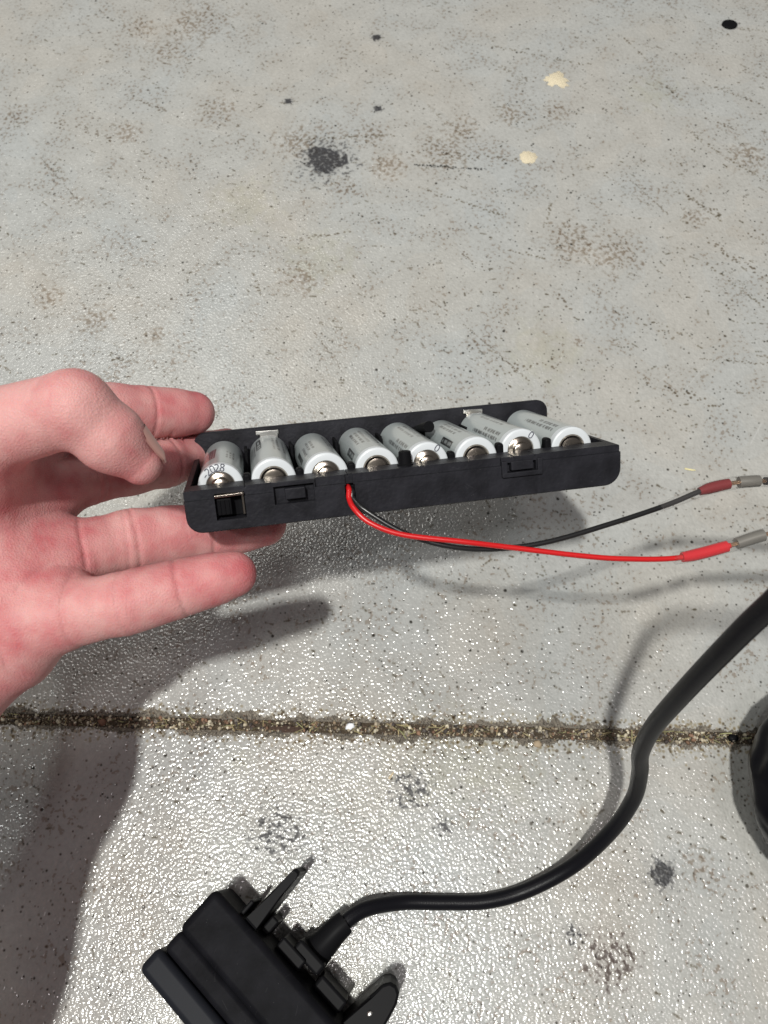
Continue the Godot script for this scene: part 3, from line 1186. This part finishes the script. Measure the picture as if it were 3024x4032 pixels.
func hand() -> void:
	var eye := Vector3(0, 0.335, 0)
	# metacarpals and pads
	var wrist := Vector3(-0.162, 0.101, -0.070)
	bone(0, wrist + Vector3(0.004, 0.004, -0.014), Vector3(-0.1225, 0.1230, -0.1107), 0.013, 0.0105)
	bone(0, wrist + Vector3(0.002, 0.0, -0.006), Vector3(-0.1178, 0.1173, -0.0957), 0.0135, 0.0110)
	bone(0, wrist + Vector3(0, -0.002, 0.002), Vector3(-0.1152, 0.1141, -0.0787), 0.0135, 0.0108)
	bone(0, wrist + Vector3(-0.002, -0.002, 0.012), Vector3(-0.1125, 0.1120, -0.0628), 0.0135, 0.0105)
	bone(0, Vector3(-0.1430, 0.0970, -0.0455), Vector3(-0.1115, 0.1065, -0.0560), 0.0165, 0.0120)
	# soft web at the roots of the fingers
	bone(0, Vector3(-0.1205, 0.1200, -0.1040), Vector3(-0.1080, 0.1120, -0.1060), 0.0095, 0.0070)
	bone(0, Vector3(-0.1150, 0.1150, -0.0860), Vector3(-0.1105, 0.1128, -0.0882), 0.0095, 0.0075)
	bone(0, Vector3(-0.1130, 0.1130, -0.0700), Vector3(-0.0980, 0.1115, -0.0745), 0.0100, 0.0078)
	# ball of the thumb
	bone(0, Vector3(-0.1480, 0.1200, -0.0860), Vector3(-0.1160, 0.1400, -0.1020), 0.0170, 0.0120)
	bone(0, Vector3(-0.1200, 0.1330, -0.1060), Vector3(-0.1180, 0.1240, -0.1080), 0.0100, 0.0100)
	# wrist and forearm, running back beside the picture
	bone(0, Vector3(-0.1360, 0.1080, -0.0380), Vector3(-0.1410, 0.1130, -0.0080), 0.0185, 0.0225)
	bone(0, wrist, Vector3(-0.145, 0.114, -0.015), 0.0210, 0.0250)
	bone(0, Vector3(-0.145, 0.114, -0.015), Vector3(-0.164, 0.132, 0.060), 0.0255, 0.0300)
	bone(0, Vector3(-0.164, 0.132, 0.060), Vector3(-0.190, 0.160, 0.190), 0.0300, 0.0390)
	# thumb: root, first joint, tip
	bone(5, Vector3(-0.1340, 0.1350, -0.0965), Vector3(-0.1074, 0.1530, -0.1050), 0.0125, 0.0112)
	bone(5, Vector3(-0.1074, 0.1530, -0.1050), Vector3(-0.0822, 0.1596, -0.1083), 0.0110, 0.0099)
	bone(5, Vector3(-0.0822, 0.1596, -0.1083), Vector3(-0.0741, 0.1521, -0.1032), 0.0098, 0.0091)
	bone(5, Vector3(-0.0741, 0.1521, -0.1032), Vector3(-0.0676, 0.1454, -0.0992), 0.0091, 0.0060)
	# index, middle, ring, little finger
	finger(1, [Vector3(-0.1225, 0.1259, -0.1107), Vector3(-0.1027, 0.1098, -0.1383), Vector3(-0.0859, 0.0965, -0.1453), Vector3(-0.0714, 0.0870, -0.1510)], [0.0105, 0.0096, 0.0090, 0.0080])
	finger(2, [Vector3(-0.1178, 0.1193, -0.0957), Vector3(-0.1001, 0.1008, -0.1181), Vector3(-0.0810, 0.0830, -0.1322), Vector3(-0.0638, 0.0607, -0.1509)], [0.0105, 0.0094, 0.0088, 0.0076])
	finger(3, [Vector3(-0.1152, 0.1161, -0.0787), Vector3(-0.0819, 0.1030, -0.0936), Vector3(-0.0604, 0.0930, -0.1005), Vector3(-0.0421, 0.0885, -0.1053)], [0.0104, 0.0094, 0.0090, 0.0080])
	finger(4, [Vector3(-0.1115, 0.1130, -0.0618), Vector3(-0.0757, 0.1177, -0.0675), Vector3(-0.0602, 0.1167, -0.0726), Vector3(-0.0452, 0.1164, -0.0769)], [0.0108, 0.0089, 0.0080, 0.0069])
	# fold lines of the palm and on the bent thumb
	crease(Vector3(-0.0940, 0.1130, -0.0905), Vector3(0.92, -0.3, -0.2), Vector3(0.3, 0.85, 0.4), 0.0005, 0.014)
	crease(Vector3(-0.0905, 0.1150, -0.0655), Vector3(0.97, 0.1, -0.1), Vector3(0.2, 0.9, 0.4), 0.0005, 0.014)
	crease(Vector3(-0.0880, 0.1580, -0.1075), Vector3(0.9, 0.2, 0.25), eye - Vector3(-0.088, 0.158, -0.1075), 0.0002, 0.013, 0.0008)
	crease(Vector3(-0.0850, 0.1590, -0.1080), Vector3(0.95, -0.05, 0.15), eye - Vector3(-0.088, 0.158, -0.1075), 0.00022, 0.013, 0.0008)
	crease(Vector3(-0.1062, 0.1175, -0.0500), Vector3(0.93, 0.15, -0.34), Vector3(0.3, 0.85, 0.44), 0.0006, 0.016, 0.0011)
	crease(Vector3(-0.1047, 0.1180, -0.0680), Vector3(0.80, -0.10, 0.55), Vector3(0.3, 0.85, 0.44), 0.0004, 0.018, 0.0010)
	var s := skin_surface(0.00105)
	var h := thing("hand", "left hand, pale pink skin, palm up, fingers under the black battery tray", "hand")
	obj("skin", s, mats.skin, h)
	# thumb nail, seen from its side
	var tip := Vector3(-0.0676, 0.1454, -0.0992)
	var axis := (tip - Vector3(-0.0741, 0.1521, -0.1032)).normalized()
	var up := Vector3(0.76, 0.12, -0.60)
	up = (up - axis * up.dot(axis)).normalized()
	var side := axis.cross(up)
	var nail := Shape.new()
	var nu := 12
	var nv := 10
	for layer in 2:
		var first := nail.v.size()
		for a in nu + 1:
			for b in nv + 1:
				var f := float(a) / nu
				var t := lerpf(-0.0064, 0.0046, f)
				var w := lerpf(-0.7, 0.7, float(b) / nv) * sqrt(clampf(1.0 - pow(absf(f - 0.45) / 0.62, 3.0), 0.02, 1.0))
				var r := minf(lerpf(0.0088, 0.0061, f), 0.0088 - maxf(t + 0.0005, 0.0) * 0.75) + 0.0002 - layer * 0.0006
				var dir := up * cos(w) + side * sin(w)
				nail.vert(tip + axis * t + dir * r, dir if layer == 0 else -dir)
		for a in nu:
			for b in nv:
				var q := first + a * (nv + 1) + b
				nail.quad(q, q + 1, q + nv + 2, q + nv + 1)
	obj("thumb_nail", nail, mats.nail, h)


func finger(group: int, joints: Array, radii: Array) -> void:
	var eye := Vector3(0, 0.335, 0)
	for k in 3:
		var a: Vector3 = joints[k]
		var b: Vector3 = joints[k + 1]
		var m := a.lerp(b, 0.5)
		var side := (eye - m).normalized()
		# each phalanx: a little slimmer in the middle, a soft pad on the palm side
		bone(group, a, m, radii[k], lerpf(radii[k], radii[k + 1], 0.5) * 0.97)
		bone(group, m, b, lerpf(radii[k], radii[k + 1], 0.5) * 0.97, radii[k + 1])
		bone(group, a.lerp(b, 0.3) + side * 0.0012, a.lerp(b, 0.7) + side * 0.0012, radii[k + 1] * 0.93, radii[k + 1] * 0.9)
		if k > 0:
			var axis := (b - (joints[k - 1] as Vector3)).normalized()
			crease(a, axis, eye - a, 0.00042, radii[k] * 1.7)
			if k == 1:
				crease(a - axis * 0.0024, axis + Vector3(0, 0.06, 0.09), eye - a, 0.00025, radii[k] * 1.7, 0.0008)


func skin_surface(cell: float) -> Shape:
	var lo := ba[0]
	var hi := ba[0]
	for k in ba.size():
		var r := maxf(bra[k], brb[k]) + 0.004
		for p in [ba[k], bb[k]]:
			lo = lo.min(p - Vector3.ONE * r)
			hi = hi.max(p + Vector3.ONE * r)
	hi.z = minf(hi.z, 0.17)
	var nb := 8
	var step := cell * nb
	var bx := int((hi.x - lo.x) / step) + 1
	var by := int((hi.y - lo.y) / step) + 1
	var bz := int((hi.z - lo.z) / step) + 1
	var reach := step * 0.87 + 0.028
	var cells := {}
	var edges := []
	var s := Shape.new()
	var m := nb + 1
	var vals := PackedFloat32Array()
	vals.resize(m * m * m)
	var uses := []
	for ix in bx:
		for iy in by:
			for iz in bz:
				var o := lo + Vector3(ix, iy, iz) * step
				var mid := o + Vector3.ONE * step * 0.5
				var use := PackedInt32Array()
				for k in ba.size():
					var ab := bb[k] - ba[k]
					var t := clampf((mid - ba[k]).dot(ab) / ab.length_squared(), 0.0, 1.0)
					if (mid - ba[k] - ab * t).length() - lerpf(bra[k], brb[k], t) < reach:
						use.append(k)
				if use.is_empty() or absf(field(mid, use)) > step * 0.87 + 0.003:
					continue
				uses.append(use)
				for x in m:
					for y in m:
						for z in m:
							vals[(x * m + y) * m + z] = field(o + Vector3(x, y, z) * cell, use)
				for x in nb:
					for y in nb:
						for z in nb:
							var sum := Vector3.ZERO
							var cnt := 0
							for e in 12:
								var ax := e / 4
								var c1 := e & 1
								var c2 := (e >> 1) & 1
								var p0 := Vector3i(x, y, z)
								if ax == 0:
									p0 += Vector3i(0, c1, c2)
								elif ax == 1:
									p0 += Vector3i(c1, 0, c2)
								else:
									p0 += Vector3i(c1, c2, 0)
								var p1 := p0
								p1[ax] += 1
								var v0 := vals[(p0.x * m + p0.y) * m + p0.z]
								var v1 := vals[(p1.x * m + p1.y) * m + p1.z]
								if (v0 < 0.0) != (v1 < 0.0):
									sum += Vector3(p0).lerp(Vector3(p1), v0 / (v0 - v1))
									cnt += 1
									if c1 == 0 and c2 == 0:
										edges.append([ix * nb + x, iy * nb + y, iz * nb + z, ax])
							if cnt:
								var key := ((ix * nb + x) * 4096 + iy * nb + y) * 4096 + iz * nb + z
								cells[key] = s.vert(o + sum / cnt * cell, Vector3.UP)
								s.t[s.t.size() - 1] = Vector2(uses.size() - 1, 0)
	# put the points on the surface, with its slope as normal
	var tone := FastNoiseLite.new()
	tone.seed = 9
	tone.frequency = 70.0
	tone.fractal_octaves = 3
	var tips := [Vector3(-0.0714, 0.0870, -0.1510), Vector3(-0.0421, 0.0885, -0.1053), Vector3(-0.0452, 0.1164, -0.0769), Vector3(-0.0690, 0.1464, -0.0990), Vector3(-0.100, 0.115, -0.080), Vector3(-0.115, 0.118, -0.066)]
	var h := 0.0004
	for k in s.v.size():
		var use: PackedInt32Array = uses[int(s.t[k].x)]
		var p := s.v[k]
		var d := field(p, use)
		var g := Vector3(field(p + Vector3(h, 0, 0), use) - d, field(p + Vector3(0, h, 0), use) - d, field(p + Vector3(0, 0, h), use) - d)
		if g.length_squared() > 0.0:
			g = g.normalized()
			p -= g * clampf(d, -cell, cell)
		s.v[k] = p
		s.n[k] = g if g != Vector3.ZERO else Vector3.UP
		var red := 0.0
		for t in tips:
			red = maxf(red, 1.0 - p.distance_to(t) / 0.017)
		var n := tone.get_noise_3d(p.x, p.y, p.z)
		var fleck := tone.get_noise_3d(p.x * 4.5, p.y * 4.5, p.z * 4.5)
		# the palm side is ruddy, knuckles and thumb paler
		red = clampf(red * 0.75 + n * 0.85 + fleck * 0.4 + 0.08 + 0.12 * g.y - clampf((p.y - 0.136) / 0.02, 0.0, 1.0) * 0.4, -0.35, 1.0)
		s.c[k] = Color(0.58, 0.272, 0.266).lerp(Color(0.47, 0.128, 0.140), red) * (1.0 + fleck * 0.07)
		s.t[k] = Vector2.ZERO
	for e in edges:
		var ax: int = e[3]
		var q := []
		for f in [[0, 0], [-1, 0], [-1, -1], [0, -1]]:
			var c := [e[0], e[1], e[2]]
			c[(ax + 1) % 3] += f[0]
			c[(ax + 2) % 3] += f[1]
			var key: int = (c[0] * 4096 + c[1]) * 4096 + c[2]
			if cells.has(key):
				q.append(cells[key])
		if q.size() == 4:
			s.quad(q[0], q[1], q[2], q[3])
	return s


# ------------------------------------------------------------------ adapter with its cable
func adapter() -> void:
	var long := Vector3(0.735, 0, 0.678)
	var across := Vector3(0.678, 0, -0.735)   # towards the cable side
	var at := Transform3D(Basis(long, Vector3.UP, -across), Vector3(-0.0600, 0.0, 0.0105))
	# local axes: x along the body, y up, z towards the pale back (away from the cable)
	var a := thing("power_adapter", "black plastic power adapter lying on the floor with its thick cable", "power adapter", at)
	var top := 0.030
	var s := Shape.new()
	rbox(s, Transform3D(Basis(), Vector3(0.050, top / 2 + 0.0003, 0.0092)), Vector3(0.100, top, 0.0176), 0.0028, 5)
	obj("body", s, mats.adapter_plastic, a)
	s = Shape.new()
	rbox(s, Transform3D(Basis(), Vector3(0.050, top / 2 - 0.0002, 0.0215)), Vector3(0.0985, top - 0.0012, 0.0085), 0.0024, 5)
	obj("middle_band", s, mats.adapter_plastic, a)
	s = Shape.new()
	rbox(s, Transform3D(Basis(), Vector3(0.050, top / 2 - 0.0006, 0.0178)), Vector3(0.096, top - 0.009, 0.0016), 0.0003, 2)
	rbox(s, Transform3D(Basis(), Vector3(0.050, top / 2 - 0.0006, 0.0259)), Vector3(0.096, top - 0.009, 0.0016), 0.0003, 2)
	obj("seam", s, mats.fine_black, a)
	s = Shape.new()
	rbox(s, Transform3D(Basis(), Vector3(0.0495, top / 2 - 0.0004, 0.0310)), Vector3(0.1010, top - 0.0008, 0.0096), 0.0026, 5)
	obj("back_cap", s, mats.adapter_cap, a)
	# ears on the cable side
	s = Shape.new()
	blade(s, PackedVector2Array([Vector2(0.0148, 0.0005), Vector2(0.0202, 0.0005), Vector2(0.0196, -0.0120), Vector2(0.0190, -0.0226), Vector2(0.0184, -0.0235), Vector2(0.0166, -0.0235), Vector2(0.0161, -0.0226), Vector2(0.0155, -0.0120)]), 0.0010, 0.0275)
	rbox(s, Transform3D(Basis(), Vector3(0.0225, 0.011, -0.0030)), Vector3(0.0034, 0.016, 0.0064), 0.0008, 3)
	rbox(s, Transform3D(Basis(), Vector3(0.0127, 0.015, -0.0026)), Vector3(0.0016, 0.022, 0.0056), 0.0006, 3)
	obj("mounting_ear", s, mats.fine_black, a)
	s = Shape.new()
	blade(s, PackedVector2Array([Vector2(0.0620, 0.0005), Vector2(0.0745, 0.0005), Vector2(0.0732, -0.0120), Vector2(0.0722, -0.0170), Vector2(0.0706, -0.0198), Vector2(0.0684, -0.0208), Vector2(0.0662, -0.0202), Vector2(0.0646, -0.0180), Vector2(0.0636, -0.0120)]), 0.0010, 0.0240)
	obj("mounting_ear", s, mats.fine_black, a)
	s = Shape.new()
	pebble(s, Vector3(0.0672, 0.0241, -0.0085), Vector3(0.0009, 0.0005, 0.0011), Basis(), Color.WHITE, 0.3, 6)
	obj("screw", s, mats.tin, a)
	# cable socket
	s = Shape.new()
	rbox(s, Transform3D(Basis(), Vector3(0.0345, 0.0115, -0.0022)), Vector3(0.0115, 0.019, 0.0044), 0.0009, 3)
	rbox(s, Transform3D(Basis(), Vector3(0.0400, 0.0110, -0.0055)), Vector3(0.0125, 0.017, 0.0048), 0.0012, 3)
	rbox(s, Transform3D(Basis(), Vector3(0.0535, 0.0105, -0.0026)), Vector3(0.0125, 0.018, 0.0052), 0.0012, 3)
	obj("socket", s, mats.fine_black, a)
	var inv := at.affine_inverse()
	var path := smooth_path([at * Vector3(0.0405, 0.0085, -0.006), Vector3(-0.0221, 0.0108, 0.0300), Vector3(-0.0155, 0.0118, 0.0238), Vector3(-0.0069, 0.0098, 0.0187), Vector3(0.0073, 0.0045, 0.0167), Vector3(0.0234, 0.0030, 0.0168), Vector3(0.0395, 0.0029, 0.0164), Vector3(0.0556, 0.0040, 0.0124), Vector3(0.0727, 0.0110, 0.0036), Vector3(0.0841, 0.0266, -0.0080), Vector3(0.0881, 0.0453, -0.0181), Vector3(0.0864, 0.0617, -0.0254), Vector3(0.0827, 0.0769, -0.0301), Vector3(0.0810, 0.0966, -0.0349), Vector3(0.0813, 0.1218, -0.0399), Vector3(0.0826, 0.1494, -0.0453), Vector3(0.0843, 0.1721, -0.0496), Vector3(0.0870, 0.1980, -0.0530), Vector3(0.0980, 0.2350, -0.0500), Vector3(0.1250, 0.2620, -0.0400), Vector3(0.1700, 0.2600, -0.0200), Vector3(0.2300, 0.2300, 0.0300), Vector3(0.3000, 0.1800, 0.1000)], 12)
	s = Shape.new()
	tube(s, inv * path, [0.0028], 22)
	obj("cable", s, mats.cable_rubber, a)
	s = Shape.new()
	var grip := path.slice(3, 27)
	tube(s, inv * grip, [0.0062, 0.0056, 0.0050, 0.0046, 0.0043], 22)
	obj("strain_relief", s, mats.fine_black, a)


func blade(s: Shape, plan: PackedVector2Array, y0: float, y1: float) -> void:
	# an upright plate with a tapered outline, its upper edge rounded off
	var mid := Vector2.ZERO
	for p in plan:
		mid += p / plan.size()
	var rings := []
	for e in [[y0, 0.0], [y1 - 0.0012, 0.0], [y1 - 0.0004, 0.0004], [y1, 0.0011]]:
		var ring := []
		for p in plan:
			var q: Vector2 = p - (p - mid).normalized() * e[1]
			ring.append(Vector3(q.x, e[0], q.y))
		rings.append(ring)
	for k in 3:
		for j in plan.size():
			var j2 := (j + 1) % plan.size()
			var out := Vector3((plan[j] + plan[j2]).x * 0.5 - mid.x, 0.0002 * k, (plan[j] + plan[j2]).y * 0.5 - mid.y)
			s.flat([rings[k][j], rings[k][j2], rings[k + 1][j2], rings[k + 1][j]], out)
	s.flat(rings[3], Vector3.UP)


# ------------------------------------------------------------------ bag at the right edge
func bag() -> void:
	var s := Shape.new()
	var n := FastNoiseLite.new()
	n.seed = 5
	n.frequency = 1.0
	n.fractal_type = FastNoiseLite.FRACTAL_RIDGED
	n.fractal_octaves = 3
	var c := Vector3(0.2045, 0.030, -0.020)
	var rings := 70
	var segs := 120
	for a in rings + 1:
		for b in segs + 1:
			var th := PI * a / rings
			var ph := TAU * (b % segs) / segs
			var dir := Vector3(sin(th) * cos(ph), cos(th), sin(th) * sin(ph))
			var r := 1.0 + 0.028 * n.get_noise_3d(dir.x * 1.6, dir.y * 1.6, dir.z * 1.6)
			var p := c + dir * Vector3(0.066, 0.034, 0.050) * r
			p.y = maxf(p.y, 0.0006)
			s.vert(p, Vector3.UP)
	var acc := PackedVector3Array()
	acc.resize(s.v.size())
	for k in s.v.size():
		s.n[k] = (s.v[k] - c).normalized()
	for a in rings:
		for b in segs:
			var q := a * (segs + 1) + b
			s.quad(q, q + 1, q + segs + 2, q + segs + 1)
	for k in range(0, s.i.size(), 3):
		var f := -(s.v[s.i[k + 1]] - s.v[s.i[k]]).cross(s.v[s.i[k + 2]] - s.v[s.i[k]])
		for j in 3:
			acc[s.i[k + j]] += f
	for a in rings + 1:
		var both := acc[a * (segs + 1)] + acc[a * (segs + 1) + segs]
		acc[a * (segs + 1)] = both
		acc[a * (segs + 1) + segs] = both
	for k in acc.size():
		if acc[k].length_squared() > 0.0:
			s.n[k] = acc[k].normalized()
	tag(obj("plastic_bag", s, mats.bag_plastic), "glossy black plastic bag at the right edge, lying over the floor joint", "bag")


# ------------------------------------------------------------------ small things on the floor
func blob(at: Vector3, r: float, tall: float, seed_: int, lumps: float) -> Shape:
	var s := Shape.new()
	var n := FastNoiseLite.new()
	n.seed = seed_
	n.frequency = 1.0
	n.fractal_octaves = 3
	var rings := 14
	var segs := 40
	for a in rings + 1:
		for b in segs + 1:
			var f := float(a) / rings
			var ph := TAU * (b % segs) / segs
			var edge := r * (1.0 + lumps * n.get_noise_2d(cos(ph) * 1.4, sin(ph) * 1.4))
			var x := cos(ph) * edge * f
			var z := sin(ph) * edge * f
			var y := tall * sqrt(maxf(1.0 - f * f, 0.0)) * (0.75 + 0.6 * n.get_noise_2d(x * 700.0, z * 700.0)) if f < 1.0 else -0.0001
			s.vert(at + Vector3(x, maxf(y, 0.0) + 0.0001, z), Vector3(x / r * 0.6, 1.0, z / r * 0.6).normalized())
	for a in rings:
		for b in segs:
			var q := a * (segs + 1) + b
			s.quad(q, q + 1, q + segs + 2, q + segs + 1)
	return s


func floor_bits() -> void:
	var o := obj("dried_blob", blob(Vector3(0.1095, 0, -0.4495), 0.0072, 0.0011, 3, 0.75), mats.pale_blob)
	tag(o, "ragged cream blob stuck to the floor, the upper of two near the top", "blob", "cream blobs stuck to the floor")
	o = obj("dried_blob", blob(Vector3(0.0862, 0, -0.3819), 0.0052, 0.0009, 8, 0.25), mats.pale_blob)
	tag(o, "round cream blob stuck to the floor, the lower of two near the top", "blob", "cream blobs stuck to the floor")
	var d := Shape.new()
	lathe(d, Transform3D(Basis(Vector3.RIGHT, -PI / 2) * Basis.from_scale(Vector3(1, 0.86, 1)), Vector3(0.2290, 0.0002, -0.5025)), [Vector2(0.0052, 0.0), Vector2(0.0052, 0.0007), Vector2(0.0047, 0.0010), Vector2(0.0038, 0.0007), Vector2(0.00001, 0.0006)], 22)
	outward(d, Vector3(0.2290, -0.004, -0.5025))
	tag(obj("rubber_disc", d, mats.fine_black), "small black rubber disc lying alone near the top right corner", "disc")
	var s := Shape.new()
	straw(s, Vector3(0.1494, 0.0004, -0.1717), Vector3(0.98, 0, 0.18), 0.0052, 0.0009, Color(0.75, 0.68, 0.38))
	tag(obj("straw", s, mats.debris), "short pale yellow straw right of the tray, above the black wire", "straw")
	s = Shape.new()
	straw(s, Vector3(0.0030, 0.0003, -0.0299), Vector3(0.6, 0, -0.8), 0.0034, 0.0009, Color(0.62, 0.52, 0.36))
	tag(obj("straw", s, mats.debris), "tiny tan chip of straw just below the joint, above the dark speckled stain", "straw")
	# a scrap of paper in the joint
	s = Shape.new()
	pebble(s, Vector3(-0.0143, -0.0006, -0.0497), Vector3(0.0019, 0.0008, 0.0015), Basis.from_euler(Vector3(0.2, 0.5, 0.1)), Color.WHITE, 0.45, 7)
	tag(obj("paper_scrap", s, mats.white_paper), "bright white crumpled paper scrap lying in the floor joint", "paper scrap")
	s = Shape.new()
	pebble(s, Vector3(-0.0405, -0.0012, -0.0488), Vector3(0.0062, 0.0008, 0.0015), Basis.from_euler(Vector3(0, -0.03, 0)), Color.WHITE, 0.5, 14)
	tag(obj("bark_flake", s, mats.bark), "long brown bark flake in the joint, left of the white paper scrap", "bark")
	s = Shape.new()
	pebble(s, Vector3(0.0645, 0.0, -0.0425), Vector3(0.0018, 0.0010, 0.0015), Basis(), Color(0.36, 0.28, 0.19), 0.25, 7)
	tag(obj("pebble", s, mats.debris), "tan pebble set in the chipped near edge of the joint", "pebble")
	s = Shape.new()
	pebble(s, Vector3(0.1475, -0.0012, -0.0450), Vector3(0.0022, 0.0013, 0.0016), Basis(), Color.WHITE, 0.15, 8)
	tag(obj("pebble", s, mats.fine_black), "shiny dark pebble in the joint beside the black bag", "pebble")
	s = Shape.new()
	pebble(s, Vector3(-0.1200, -0.0012, -0.0515), Vector3(0.0017, 0.0012, 0.0016), any_turn(), Color(0.17, 0.09, 0.055), 0.3, 7)
	tag(obj("pebble", s, mats.debris), "reddish brown pebble in the shaded left stretch of the joint", "pebble")
